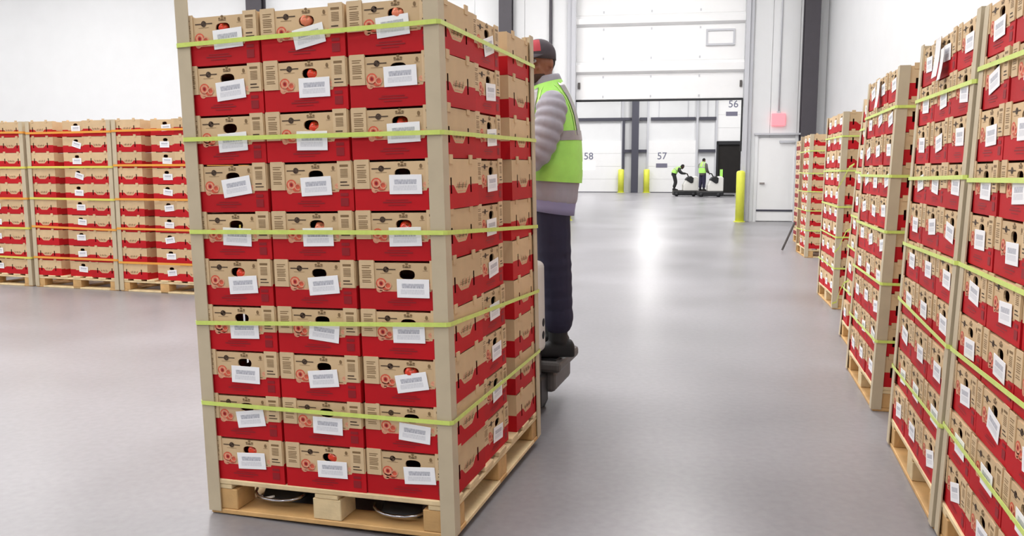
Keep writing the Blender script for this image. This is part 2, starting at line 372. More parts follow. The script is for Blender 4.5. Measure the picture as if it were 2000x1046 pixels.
d5 = dock_door(5, 4.18, 3.22, '56', 'white dock door numbered 56 raised above the dark trailer')
put('trailer_shade_panel', MB().box(-1.42, 1.42, .02, .09, .0, 3.15).mesh('trailer_shade_panel', [MT['dark']]), d5)  # flat panel in the opening, the unlit trailer's shade put into its dark colour
put('opening_frame', MB().box(-1.5, -1.38, -.08, .1, 0, 3.2).box(1.38, 1.5, -.08, .1, 0, 3.2).box(-1.5, 1.5, -.08, .1, 3.0, 3.2).mesh('opening_frame', [MT['seal']]), d5)
for k, (a, b, z, lab) in enumerate(((-7.2, -2.6, 4.62, 'upper dark girt over door 58'), (-2.1, -1.62, 4.62, 'short upper dark girt beside the column'), (-1.40, 1.36, 4.62, 'upper dark girt over door 57'), (1.60, 2.62, 4.62, 'upper dark girt left of door 56'),
                                    (-3.1, -1.62, 2.62, 'lower dark girt between doors 58 and 57'), (1.6, 2.62, 2.62, 'lower dark girt right of door 57'))):
    put('trim_%d' % (10 + k), MB().box(a, b, -.12, .1, z - .09, z + .09).mesh('girt', [MT['girt']]), None, DM, kind='structure', label=lab)
put('trim_16', MB().box(-2.57, -2.13, -.5, -.46, 0, 8.4).box(-2.57, -2.13, -.2, -.16, 0, 8.4).box(-2.37, -2.33, -.46, -.2, 0, 8.4).mesh('dock_column', [MT['girt']]), None, DM, kind='structure', label='thick dark column between dock doors 58 and 57')
put('trim_17', MB().box(-3.16, -3.0, -.1, .1, 1.5, 4.6).mesh('dock_post', [MT['girt']]), None, DM, kind='structure', label='thin dark post right of door 58')
put('trim_18', MB().box(2.62, 2.72, -.05, .1, 0, 8.4).mesh('dock_post', [MT['jamb']]), None, DM, kind='structure', label='light post left of door 56')
for s in (-6.1, -.9, .9, 2.1):
    put('trim_19', MB().box(s - .02, s + .02, .06, .1, 4.7, 8.4).mesh('panel_seam', [MT['jamb']]), None, DM, kind='structure', label='vertical panel seam on the dock wall')
bollard(-3.20 + DO, DD - .3, 1.48, .19, 'distant yellow bollard left of the thick dock column')
bollard(-1.60 + DO, DD - .3, 1.48, .19, 'distant yellow bollard right of the thick dock column')

# ================================================================== cartons
def poly_holes(mb, outer, holes, to3, mi=0):
    loops = [[Vector((a, b, 0)) for a, b in outer]] + [[Vector((a, b, 0)) for a, b in h] for h in holes]
    tris = tessellate_polygon(loops); flat = [p for l in loops for p in l]
    mb.add([to3(p.x, p.y) for p in flat], [tuple(t) for t in tris], mi)
HX, HZ = .020, .130                   # handle hole centre on the end
STL, STR = .064, .062                 # corner flap widths
def oval(cx, cz, a, b, n=14, p=2.6):
    return [(cx + a * math.copysign(abs(math.cos(t)) ** (2 / p), math.cos(t)), cz + b * math.copysign(abs(math.sin(t)) ** (2 / p), math.sin(t))) for t in [2 * math.pi * i / n for i in range(n)]]
def carton_body():
    mb = MB(); hw = CW / 2; top = CH - .008
    outer = [(-hw, 0), (hw, 0), (hw, CH - .001), (hw - STR, CH - .001), (hw - STR, top), (-hw + STL, top), (-hw + STL, CH - .001), (-hw, CH - .001)]
    hole = oval(HX, HZ, .031, .018)
    poly_holes(mb, outer, [hole], lambda a, b: (a, 0, b))
    n = len(hole)                                          # thickness of the board round the hole
    mb.add([(a, 0, b) for a, b in hole] + [(a, .006, b) for a, b in hole], [(i, (i + 1) % n, n + (i + 1) % n, n + i) for i in range(n)])
    mb.add([(a, CL, b) for a, b in outer], [tuple(range(len(outer)))])
    sl = lambda y: [(y - .0065, CH * .30), (y + .0065, CH * .30), (y + .0065, CH * .62), (y - .0065, CH * .62)]
    for sx in (-1, 1):
        so = [(0, 0), (CL, 0), (CL, CH - .003), (0, CH - .003)]
        poly_holes(mb, so, [sl(.085), sl(CL - .085)], lambda a, b, sx=sx: (sx * hw, a, b))
        for y in (.085, CL - .085):                         # locking tabs standing up over the tray above
            mb.box(sx * hw - .001 if sx > 0 else sx * hw - .0035, sx * hw + .0035 if sx > 0 else sx * hw + .001, y - .017, y + .017, CH - .02, CH + .013)
    mb.add([(-hw, 0, 0), (hw, 0, 0), (hw, CL, 0), (-hw, CL, 0)], [(0, 3, 2, 1)])
    mb.add([(-hw, 0, top), (hw, 0, top), (hw, CL, top), (-hw, CL, top)], [(0, 1, 2, 3)])
    return mb.mesh('body', [MT['carton']])
def carton_low():
    return MB().box(-CW / 2, CW / 2, 0, CL, 0, CH - .006).mesh('body', [MT['carton']])
def flap(x0, x1):
    mb = MB(); z0 = CH * .435
    mb.box(x0, x1, -.0035, -.0005, z0, CH + .002, 0)
    return mb
def flap_meshes():
    hw = CW / 2
    a = flap(-hw + .004, -hw + STL - .002); x = -hw + .014
    for z, wd in ((.90, .036), (.86, .030), (.80, .037), (.765, .037), (.73, .034), (.695, .037), (.66, .037), (.60, .033), (.565, .036)):
        a.quad_xz(x, x + wd, z * CH - .0016, z * CH + .0012, -.0041, 1)
    b = flap(hw - STR + .002, hw - .004); x = hw - STR + .012
    b.quad_xz(x, x + .034, CH * .88, CH * .925, -.0041, 1)
    for z in (.83, .80, .77, .74, .71, .68):
        b.quad_xz(x + .002, x + .032, z * CH - .0014, z * CH + .0012, -.0041, 1)
    b.quad_xz(x, x + .028, CH * .565, CH * .59, -.0041, 2); b.quad_xz(x, x + .036, CH * .505, CH * .525, -.0041, 2)
    ms = [MT['strip'], MT['ink2'], MT['ink']]
    return a.mesh('corner_flap', ms, merge=False), b.mesh('corner_flap', ms, merge=False)
def graphics():
    y = -.0012; mb = MB(); h = CH
    mb.quad_xz(-.100, -.072, h * .815, h * .835, y, 0); mb.quad_xz(-.052, -.024, h * .815, h * .835, y, 0)      # wordmark with a roundel
    mb.disc_xz(-.062, h * .825, .011, .011, y, 0, 12, .5)
    mb.add([(-.074, y, h * .80), (-.066, y, h * .78), (-.050, y, h * .85), (-.058, y, h * .87)], [(0, 1, 2, 3)], 0)
    mb.quad_xz(-.085, -.040, h * .745, h * .752, y, 1)
    for dx, dz, r in ((0, .965, .006), (-.012, .925, .005), (.012, .925, .005), (0, .905, .006)):                # emblem over the handle
        mb.disc_xz(HX + dx, dz * h - .004, r, r * .8, y, 1, 8)
    mb.quad_xz(HX - .016, HX + .016, h * .862, h * .872, y, 0)
    mb.disc_xz(.092, h * .86, .0055, .008, y, 1, 8); mb.quad_xz(.082, .102, h * .80, h * .806, y, 1)
    # tomatoes and slice printed either side of the sticker
    for cx, cz, r, m in ((-.083, .54, .021, 2), (-.062, .47, .016, 2), (-.090, .42, .013, 3), (.118 - .012, .50, .010, 3)):
        mb.disc_xz(cx, cz * h, r, r * .95, y, m, 14)
    mb.disc_xz(-.083, .54 * h, .016, .015, y - .0003, 3, 14, .62); mb.disc_xz(-.083, .54 * h, .006, .006, y - .0003, 4, 8)
    mb.disc_xz(-.056, .50 * h, .014, .013, y - .0003, 3, 12, .7)
    mb.quad_xz(-.09, .102, .378 * h, .405 * h, y, 3); mb.quad_xz(.07, .098, .41 * h, .425 * h, y - .0003, 1)
    # dark print in the red field
    mb.quad_xz(-.048, .040, .20 * h, .215 * h, y, 4); mb.quad_xz(-.060, .052, .15 * h, .175 * h, y, 4); mb.quad_xz(-.04, .03, .10 * h, .115 * h, y, 4)
    mb.quad_xz(.118, .150, .10 * h, .26 * h, y, 4); mb.quad_xz(.118, .150, .30 * h, .36 * h, y, 4)
    return mb.mesh('printed_graphics', [MT['ink'], MT['ink2'], MT['tom'], MT['tom2'], MT['inkred']], merge=False)
def side_graphics(sx):
    mb = MB(); h = CH; X = sx * (CW / 2 + .001)
    def q(y0, y1, z0, z1, m): mb.add([(X, y0, z0), (X, y1, z0), (X, y1, z1), (X, y0, z1)], [(0, 1, 2, 3)], m)
    c = CL / 2
    q(c - .055, c + .05, h * .42, h * .435, 1); q(c - .045, c + .06, h * .46, h * .47, 1)
    for k in range(6):
        yy = c - .05 + k * .018
        mb.add([(X, yy, h * .40), (X, yy + .006, h * .39), (X, yy + .016, h * .50 + .006 * (k % 3)), (X, yy + .010, h * .52)], [(0, 1, 2, 3)], 1 if k % 2 else 0)
    q(c - .05, c + .05, h * .335, h * .36, 0)
    return mb.mesh('side_graphics', [MT['tom2'], MT['ink2']], merge=False)
ME_BODY = carton_body(); ME_LOW = carton_low(); ME_FL, ME_FR = flap_meshes(); ME_GR = graphics(); ME_SG = {1: side_graphics(1), -1: side_graphics(-1)}
SW, SH = .126, .068
sm_ = MB().box(-SW / 2, SW / 2, -.0006, .0006, -SH / 2, SH / 2)
ME_ST = bevel(sm_.mesh('sticker', [MT['sticker']]), .0005, 1)
ORD = ['bottom', 'second', 'third', 'fourth', 'fifth', 'sixth', 'seventh', 'eighth', 'ninth', 'top']
def rowname(k): return 'the top row' if k == 9 else ('the bottom row' if k == 0 else '%s row up' % ORD[k])
def make_carton(M, label, group, detail=2, sticker=True, side=0):
    t = thing('produce_carton', label, 'carton', M, group)
    put('body', ME_BODY if detail else ME_LOW, t)
    if sticker:
        a = random.gauss(-.03, .07) if detail == 2 else random.gauss(0, .05)
        if random.random() < .1: a += random.choice((-.2, .22))
        put('sticker', ME_ST, t, T(.030 + random.gauss(0, .009), -.0042, CH * .482 + random.gauss(0, .006)) @ Matrix.Rotation(a, 4, 'Y') @ Matrix.Rotation(random.uniform(0, .02), 4, 'X'))
    if detail == 2:
        put('corner_flap', ME_FL, t); put('corner_flap', ME_FR, t); put('printed_graphics', ME_GR, t)
    if side and detail: put('side_graphics', ME_SG[side], t)
    return t

# ------------------------------------------------------------------ pallets
PW, PD, PH, LH = 1.05, 1.207, .145, .18
_pm = {}
def wbox(a, b, c, m):
    k = (round(a, 3), round(b, 3), round(c, 3), m)
    if k not in _pm: _pm[k] = bevel(MB().box(0, a, 0, b, 0, c).mesh('plank', [MT[m]]), .003, 1)
    return _pm[k]
def pallet(M, label, group='wooden pallets', wd=None):
    t = thing('wooden_pallet', label, 'pallet', M, group)
    blk = .1
    def pc(n, x, y, z, a, b, c, m='wood'): put(n, wbox(a, b, c, m), t, T(x, y, z))
    xs = [-PW + .004, -PW / 2 - .06, -.124]; ys = [.004, PD / 2 - .06, PD - .124]
    for y in (0, PD / 2 - .05, PD - .10): pc('bottom_board', -PW, y, 0, PW, .10 if y else .13, .02, 'wood2')
    for x in (-PW, -.12): pc('side_base_board', x, .131, .0, .12, PD - .1 - .133, .019, 'wood')
    for x in xs:
        for y in ys: pc('block', x, y, .0205, .12, .12, .0835, 'wood' if (x == xs[1]) else 'wood2')
    for x in (-PW + .002, -PW / 2 - .05, -.102): pc('stringer_board', x, .002, .1045, .10, PD - .004, .019, 'wood')
    n = 7; bw = .105; st = (PD - bw) / (n - 1)
    for i in range(n): pc('deck_board', -PW, i * st, .124, PW, bw, .0205, 'wood')
    return t

# ------------------------------------------------------------------ corner boards, straps
def corner_board_mesh(x, y, sx, sy, z0, z1, lean):
    fl, th = .056, .005
    def lz(z): return lean * (z - PH)
    prof = [(x, y), (x - sx * fl, y), (x - sx * fl, y - sy * th), (x - sx * th, y - sy * th), (x - sx * th, y - sy * fl), (x, y - sy * fl)]
    prof = [(a + sx * .0055, b + sy * .0055) for a, b in prof]
    return MB().loft([[(a, b + lz(z), z) for a, b in prof] for z in (z0, z1)]).mesh('corner_board', [MT['board']])
def strap_mesh(zs, lean, m, wid=.016):
    # zs: heights at the corners FL, FR, BR, BL
    o = .0125; pts = [(-PW - o, -o), (o, -o), (o, PD + o), (-PW - o, PD + o)]
    cut = .012; path = []
    for i, (x, y) in enumerate(pts):                       # slightly rounded corners
        px, py = pts[i - 1]; nx, ny = pts[(i + 1) % 4]
        for (qx, qy, qz) in ((px, py, zs[i - 1]), (nx, ny, zs[(i + 1) % 4])):
            L = math.hypot(qx - x, qy - y); path.append((x + (qx - x) / L * cut, y + (qy - y) / L * cut, zs[i] + (qz - zs[i]) * cut / L))
    n = len(path); mb = MB(); c = (-PW / 2, PD / 2); vs = []
    for x, y, z in path:
        dx, dy = c[0] - x, c[1] - y; L = math.hypot(dx, dy); ix, iy = x + dx / L * .002, y + dy / L * .002
        e = lean * (z - PH)
        vs += [(x, y + e, z - wid / 2), (x, y + e, z + wid / 2), (ix, iy + e, z + wid / 2), (ix, iy + e, z - wid / 2)]
    fs = []
    for i in range(n):
        a, b = i * 4, ((i + 1) % n) * 4
        for k in range(4): fs.append((a + k, b + k, b + (k + 1) % 4, a + (k + 1) % 4))
    return mb.add(vs, fs).mesh('strap', [MT[m]])

STRAPK = (9.45, 7.5, 5.58, 3.67, 1.75)
SKR = (8.65, 6.72, 4.92, 3.25, 1.5); SKL = (9.28, 7.05, 5.02, 3.15, 1.08)
STRAPN = ('top', 'second-highest', 'middle', 'second-lowest', 'lowest')
def stack(M, desc, group, cells, detail=2, comp=0.0, lean=0.0, boards=('FL', 'FR', 'BR'), straps='lime', bname=None, ztop=0, low_side=True, layers=range(10), strap_z=None, cellnames=None, rec=.012, sk=None, swid=.016):
    """cells: which carton places of a layer are built. F0..F2 front row, SR turned carton on the right side, BK0..BK2 back row, SL turned carton on the left side."""
    zk = lambda k: PH + LH * k + comp * k * (k - 10)
    names = {'F0': 'left column', 'F1': 'middle column', 'F2': 'right column', 'SR': 'turned end-on at the side', 'BK2': 'rear column on the side', 'SL': 'turned middle column', 'BK0': 'left column'}
    if cellnames: names.update(cellnames)
    cnt = 0
    for k in layers:
        z = zk(k); th = zk(k + 1) - z
        for c in cells:
            jx, jy, ja = random.gauss(0, .0022), random.gauss(0, .003), random.gauss(0, .006)
            e = lean * (z - PH)
            i = int(c[-1]) if c[-1].isdigit() else 0
            if c[0] == 'F': m = T(-PW + (i + .5) * PW / 3 + jx, .004 + abs(jy) + e, z) @ RZ(ja)
            elif c[0] == 'B': m = T(-PW + (i + .5) * PW / 3 + jx, PD - .004 - abs(jy) + e, z) @ RZ(math.pi + ja)
            elif c == 'SR': m = T(-rec - abs(jy), CL + .006 + CW / 2 + jx + e, z) @ RZ(math.pi / 2 + ja)
            else: m = T(-PW + rec + abs(jy), CL + .006 + CW / 2 + jx + e, z) @ RZ(-math.pi / 2 + ja)
            m = m @ Matrix.Diagonal((1, 1, th / LH, 1))
            side = {'F2': 1, 'BK2': -1, 'F0': -1, 'BK0': 1}.get(c, 0)
            det = detail
            if c[0] == 'B': det = min(detail, 1)
            make_carton(M @ m, 'red-banded carton, %s, %s of %s' % (rowname(k), names[c], desc), group, det, sticker=(c[0] != 'B'), side=side)
            cnt += 1
    zt = zk(10)
    bn = {'FL': (-PW, 0, -1, -1, 'left front'), 'FR': (0, 0, 1, -1, 'right front'), 'BR': (0, PD, 1, 1, 'right rear'), 'BL': (-PW, PD, -1, 1, 'left rear')}
    if bname: 
        for k in bname: bn[k] = bn[k][:4] + (bname[k],)
    for b in boards:
        x, y, sx, sy, nm = bn[b]
        thing('corner_board', 'cardboard edge protector, %s corner of %s' % (nm, desc), 'edge protector', M, 'cardboard edge protectors',
              corner_board_mesh(x, y, sx, sy, .012, zt + ztop * (1 if b == 'FL' else .45), lean))
    if straps:
        for j, kk in enumerate(sk or STRAPK):
            if strap_z: zs = strap_z[j]
            else:
                z = zk(kk) + random.gauss(0, .012); zs = [z + random.gauss(0, .008) for _ in range(4)]
            mn = straps if isinstance(straps, str) else straps[j]
            cn = {'lime': 'lime-green', 'orange': 'orange', 'yellow': 'yellow'}[mn]
            thing('plastic_strap', '%s %s plastic strap around %s' % (STRAPN[j], cn, desc), 'strap', M, 'plastic straps', strap_mesh(zs, lean, mn, swid))
    return cnt

total = 0
# --- the near load, carried on the pallet truck
LM = T(-.211, 2.8805, .0255) @ RZ(-.2953) @ Matrix.Rotation(.008, 4, 'X') @ Matrix.Rotation(-.0219, 4, 'Y')
LM0 = T(-.211, 2.8805, 0) @ RZ(-.2953)
zk_ = lambda k: PH + LH * k + .0006 * k * (k - 10)
SZ = [[zk_(9.43), zk_(9.50), zk_(9.40), zk_(9.4)], [zk_(7.53), zk_(7.48), zk_(7.50), zk_(7.5)], [zk_(5.59), zk_(5.57), zk_(5.20), zk_(5.5)],
      [zk_(3.60), zk_(3.75), zk_(3.42), zk_(3.6)], [zk_(1.79), zk_(1.72), zk_(1.72), zk_(1.75)]]
total += stack(LM, 'the carried load', 'cartons on the carried load', ['F0', 'F1', 'F2', 'SR', 'BK2', 'SL', 'BK0', 'BK1'], 2, .0006, 0, ('FL', 'FR', 'BR'), 'lime', ztop=.065, strap_z=SZ, cellnames={'SL': 'turned end-on at the far side', 'BK0': 'rear corner on the far side', 'BK1': 'rear middle'})
pallet(LM, 'wooden pallet under the carried load, lifted by the truck forks')
# --- right-hand row, facing the aisle
def aisle(ax, ay, ang):
    d = Vector((math.cos(ang), math.sin(ang), 0)); x = -d; y = Vector((-x.y, x.x, 0))
    return Matrix(((x.x, y.x, 0, ax), (x.y, y.y, 0, ay), (0, 0, 1, 0), (0, 0, 0, 1)))
LEAN = .03
P1 = aisle(1.335, 1.985, 1.294); P2 = aisle(1.625, 3.03, 1.294); P3 = aisle(2.075, 4.605, 1.3146); P3B = aisle(2.490, 5.770, 1.3146)
P4 = aisle(3.205, 8.115, 1.351); P5 = aisle(4.665, 13.03, 1.368); P6 = aisle(5.35, 15.2, 1.368)
total += stack(P1, 'the nearest right-hand stack', 'cartons in the nearest right-hand stack', ['F0', 'F1', 'F2'], 2, 0, LEAN, ('FL',), 'lime', sk=SKR, layers=range(0, 10))
pallet(P1, 'wooden pallet under the nearest right-hand stack')
total += stack(P2, 'the second right-hand stack', 'cartons in the second right-hand stack', ['F0', 'F1', 'F2'], 2, 0, LEAN, ('FL', 'FR'), 'lime', sk=SKR, ztop=.02)
pallet(P2, 'wooden pallet under the second right-hand stack')
total += stack(P3, 'the third right-hand stack', 'cartons in the third right-hand stack', ['F0', 'F1', 'F2'], 2, 0, LEAN, ('FL', 'FR'), 'lime', sk=SKR)
pallet(P3, 'wooden pallet under the third right-hand stack')
total += stack(P3B, 'the fourth right-hand stack', 'cartons in the fourth right-hand stack', ['F0'], 1, 0, .055, ('FL',), 'lime', sk=SKR)
pallet(P3B, 'wooden pallet under the mostly hidden fourth right-hand stack')
total += stack(P4, 'the fifth right-hand stack', 'cartons in the fifth right-hand stack', ['F0', 'F1', 'F2', 'SR'], 1, 0, .015, ('FL', 'FR'), 'lime', sk=SKR)
pallet(P4, 'wooden pallet under the fifth right-hand stack')
total += stack(P5, 'the sixth right-hand stack', 'cartons in the sixth right-hand stack', ['F1', 'F2', 'SR', 'BK2'], 1, 0, .01, ('FL', 'FR'), 'lime', sk=SKR)
pallet(P5, 'wooden pallet under the sixth right-hand stack')
# the farthest stack: past the three hundred cartons that show largest, one mass
mb = MB()
for k in range(10):
    for i in range(3):
        x = -PW + (i + .5) * PW / 3
        mb.box(x - CW / 2, x + CW / 2, .004, CL, PH + LH * k, PH + LH * (k + 1) - .006, 0); mb.box(x - CW / 2, x + CW / 2, .002, .01, PH + LH * k + .002, PH + LH * k + .075, 1)
        mb.box(x - CW / 2, x + CW / 2, PD - CL, PD - .004, PH + LH * k, PH + LH * (k + 1) - .006, 0)
        mb.box(x - .01, x + .05, .0, .003, PH + LH * k + .12, PH + LH * k + .15, 2)
    mb.box(-CL, -.004, CL + .006, CL + .006 + CW, PH + LH * k, PH + LH * (k + 1) - .006, 0)
    mb.box(-.01, -.001, .02, CL + CW, PH + LH * k + .002, PH + LH * k + .075, 1)
put('far_cartons', mb.mesh('far_cartons', [MT['strip'], MT['inkred'], MT['ink']]), None, P6, label='small blurred cartons in the farthest stack of the right-hand row', category='cartons', kind='stuff')
pallet(P6, 'wooden pallet under the farthest right-hand stack')
# --- left-hand row: long sides face the camera
def leftrow(ax, ay, ang):
    y = Vector((math.cos(ang), math.sin(ang), 0)); x = Vector((y.y, -y.x, 0)); o = Vector((ax, ay, 0)) + x * PW
    return Matrix(((x.x, y.x, 0, o.x), (x.y, y.y, 0, o.y), (0, 0, 1, 0), (0, 0, 0, 1)))
LA = 2.8434; ld = Vector((math.cos(LA), math.sin(LA), 0))
A2 = Vector((-4.528, 9.3727, 0)); A1 = A2 + ld * 1.265; A3 = A2 - ld * 1.235
cn = {'F0': 'right column', 'SL': 'turned middle column', 'BK0': 'left column'}
bnm = {'FL': 'right front', 'BL': 'left front'}
total += stack(leftrow(A3.x, A3.y, LA), 'the stack behind the load', 'cartons in the left row', ['F0', 'SL', 'BK0'], 1, 0, 0, ('FL', 'BL'), ['orange'] * 5, bname=bnm, cellnames=cn, rec=.04, sk=SKL, swid=.024)
pallet(leftrow(A3.x, A3.y, LA), 'wooden pallet under the left-row stack just behind the carried load')
total += stack(leftrow(A2.x, A2.y, LA), 'the middle stack of the left row', 'cartons in the left row', ['F0', 'SL', 'BK0'], 1, 0, 0, ('FL', 'BL'), ['orange', 'yellow', 'yellow', 'orange', 'orange'], bname=bnm, cellnames=cn, rec=.04, sk=SKL, swid=.024)
pallet(leftrow(A2.x, A2.y, LA), 'wooden pallet under the middle stack of the left row')
total += stack(leftrow(A1.x, A1.y, LA), 'the left-edge stack', 'cartons in the left row', ['F0', 'SL'], 1, 0, 0, ('FL',), ['orange', 'yellow', 'orange', 'yellow', 'yellow'], bname=bnm, cellnames=cn, rec=.04, sk=SKL, swid=.024)
pallet(leftrow(A1.x, A1.y, LA), 'wooden pallet under the left-edge stack')
print('CARTONS', total)

# ================================================================== tomatoes showing in handle holes
def tomato(M, lab, r=.027, m='tomato'):
    t = thing('tomato', lab, 'tomato', M, 'tomatoes in the carried load')
    n = 16; rings = []
    for j in range(9):
        a = math.pi * (j + .001) / 8.002; q = []
        for i in range(n):
            b = 2 * math.pi * i / n; lob = 1 + .05 * math.cos(5 * b) * math.sin(a)
            q.append((r * math.sin(a) * lob * math.cos(b), r * math.sin(a) * lob * math.sin(b), r * .82 * math.cos(a) - .25 * r * math.exp(-(a / .35) ** 2)))
        rings.append(q)
    put('fruit', MB().loft(rings).mesh('fruit', [MT[m]], True), t)
    st = MB()
    for i in range(5):
        b = 2 * math.pi * i / 5
        st.add([(0, 0, r * .62), (.4 * r * math.cos(b + .25), .4 * r * math.sin(b + .25), r * .70), (.75 * r * math.cos(b), .75 * r * math.sin(b), r * .60), (.4 * r * math.cos(b - .25), .4 * r * math.sin(b - .25), r * .70)], [(0, 1, 2, 3)])
    put('calyx', st.mesh('calyx', [MT['stem']]), t)
def load_tomato(col, k, lab, dx=0, dy=.024, dz=-.004, r=.027, m='tomato'):
    z = zk_(k)
    tomato(LM @ T(-PW + (col + .5) * PW / 3 + HX + dx, dy, z + HZ + dz) @ Matrix.Rotation(.9, 4, 'X') @ Matrix.Rotation(.4, 4, 'Y'), lab, r, m)
load_tomato(0, 9, 'red tomato bulging from the handle hole, top row left of the load', -.004, .019, .006, .022)
load_tomato(1, 9, 'pale orange tomato bulging from the handle hole, top row middle of the load', -.006, .018, .007, .024, 'tomato2')
load_tomato(2, 9, 'bright tomato bulging from the handle hole, top row right of the load', .004, .018, .007, .024, 'tomato2')
load_tomato(1, 8, 'tomato filling the handle hole, ninth row up, middle of the load', .008, .028, .004)
load_tomato(1, 7, 'tomato in the handle hole, eighth row up, middle of the load', .006, .026, -.006)
load_tomato(2, 7, 'dim tomato in the handle hole, eighth row up, right of the load', .0, .036)
load_tomato(1, 5, 'pale tomato in the handle hole, sixth row up, middle of the load', .006, .026, -.01, .025, 'tomato2')
load_tomato(2, 5, 'tomato in the handle hole, sixth row up, right of the load', .0, .030, -.01)
load_tomato(0, 4, 'tomato in the handle hole, fifth row up, left of the load', .008, .026, -.004)
load_tomato(2, 2, 'tomato in the handle hole, third row up, right of the load', .0, .024, -.004)
load_tomato(0, 0, 'tomato in the handle hole, bottom row left of the load', .008, .028, -.004)
load_tomato(1, 0, 'tomato in the handle hole, bottom row middle of the load', .014, .026, .0)

# ================================================================== rider pallet truck under the near load
tk = thing('rider_pallet_truck', 'white and black rider pallet truck carrying the near load', 'pallet truck', LM0)
for fx in (-.79, -.26):
    mb = MB(); y0, y1 = .09, 1.44
    prof = [(y0, .050), (y0 + .10, .046), (y1, .046), (y1, .098), (y0 + .16, .098), (y0 + .03, .085)]
    mb.loft([[(x, y, z) for y, z in prof] for x in (fx - .085, fx + .085)])
    fk = put('fork', bevel(mb.mesh('fork', [MT['black']]), .008, 2), tk)
    n = 20; rr = []
    for x in (-.055, .055): rr.append([(fx + x, .30 + .032 * math.cos(2 * math.pi * i / n), .036 + .032 * math.sin(2 * math.pi * i / n)) for i in range(n)])
    put('load_wheel', MB().loft(rr).mesh('load_wheel', [MT['grey']], True), fk)
    ring = []                                              # bright entry bow on the fork tip
    for i in range(9):
        a = math.pi * (1 + i / 8); ring.append((fx + .11 * math.cos(a), .10 + .06 * math.sin(a) * 1.0, .082 - .014 * math.sin(-a)))
    put('tip_bow', MB().tube(ring, .006, 8).mesh('tip_bow', [MT['steel']], True), fk)
x0, x1 = -.95, -.092
me = bevel(MB().add([(x0, 1.33, .375), (x1, 1.33, .375), (x1, 1.70, .375), (x0, 1.70, .375), (x0, 1.33, .90), (x1, 1.33, .90), (x1, 1.66, .885), (x0, 1.66, .885)],
    [(0, 3, 2, 1), (4, 5, 6, 7), (0, 1, 5, 4), (1, 2, 6, 5), (2, 3, 7, 6), (3, 0, 4, 7)]).mesh('casing', [MT['white']]), .035, 4)
cas = put('casing', me, tk)
for zz in (.545, .475):
    put('socket', MB().tube([(x1 - .004, 1.62, zz), (x1 + .002, 1.62, zz)], .023, 14).mesh('socket', [MT['seal']], True), cas)
put('front_apron', bevel(MB().box(-.90, -.12, 1.24, 1.335, .05, .80).mesh('front_apron', [MT['black']]), .02, 2), tk)
ch = MB().box(x0 + .02, x1 - .03, 1.30, 1.72, .075, .375)
put('chassis', bevel(ch.mesh('chassis', [MT['grey']]), .03, 2), tk)
put('bumper_skirt', bevel(MB().box(x0 + .05, x1 - .01, 1.60, 1.80, .04, .24).mesh('bumper_skirt', [MT['black']]), .03, 2), tk)
put('platform', bevel(MB().box(x0 + .05, -.02, 1.72, 2.22, .235, .300).mesh('platform', [MT['grey']]), .02, 2), tk)
put('step_skirt', bevel(MB().box(x0 + .08, -.06, 1.76, 2.18, .11, .235).mesh('step_skirt', [MT['grey']]), .025, 2), tk)
put('step_mat', MB().box(x0 + .09, -.05, 1.75, 2.18, .300, .308).mesh('step_mat', [MT['black']]), tk)
rr = []
for x in (-.60, -.44): rr.append([(x, 1.52 + .12 * math.cos(2 * math.pi * i / 24), .12 + .12 * math.sin(2 * math.pi * i / 24)) for i in range(24)])
put('drive_wheel', MB().loft(rr).mesh('drive_wheel', [MT['black']], True), tk)
for cx in (-.84, -.18):
    rr = [[(x, 1.86 + .065 * math.cos(2 * math.pi * i / 20), .065 + .065 * math.sin(2 * math.pi * i / 20)) for i in range(20)] for x in (cx - .035, cx + .035)]
    put('caster_wheel', MB().loft(rr).mesh('caster_wheel', [MT['black']], True), tk)
col_ = put('control_column', bevel(MB().box(-.62, -.42, 1.50, 1.62, .88, 1.30).mesh('control_column', [MT['black']]), .02, 2), tk)
put('steering_handle', MB().tube([(-.52, 1.58, 1.25), (-.45, 1.66, 1.36), (-.36, 1.74, 1.40), (-.30, 1.82, 1.40)], .018, 10).mesh('steering_handle', [MT['grey']], True), col_)
put('backrest', bevel(MB().box(x0 + .12, -.45, 2.20, 2.26, .29, 1.05).mesh('backrest', [MT['black']]), .02, 2), tk)

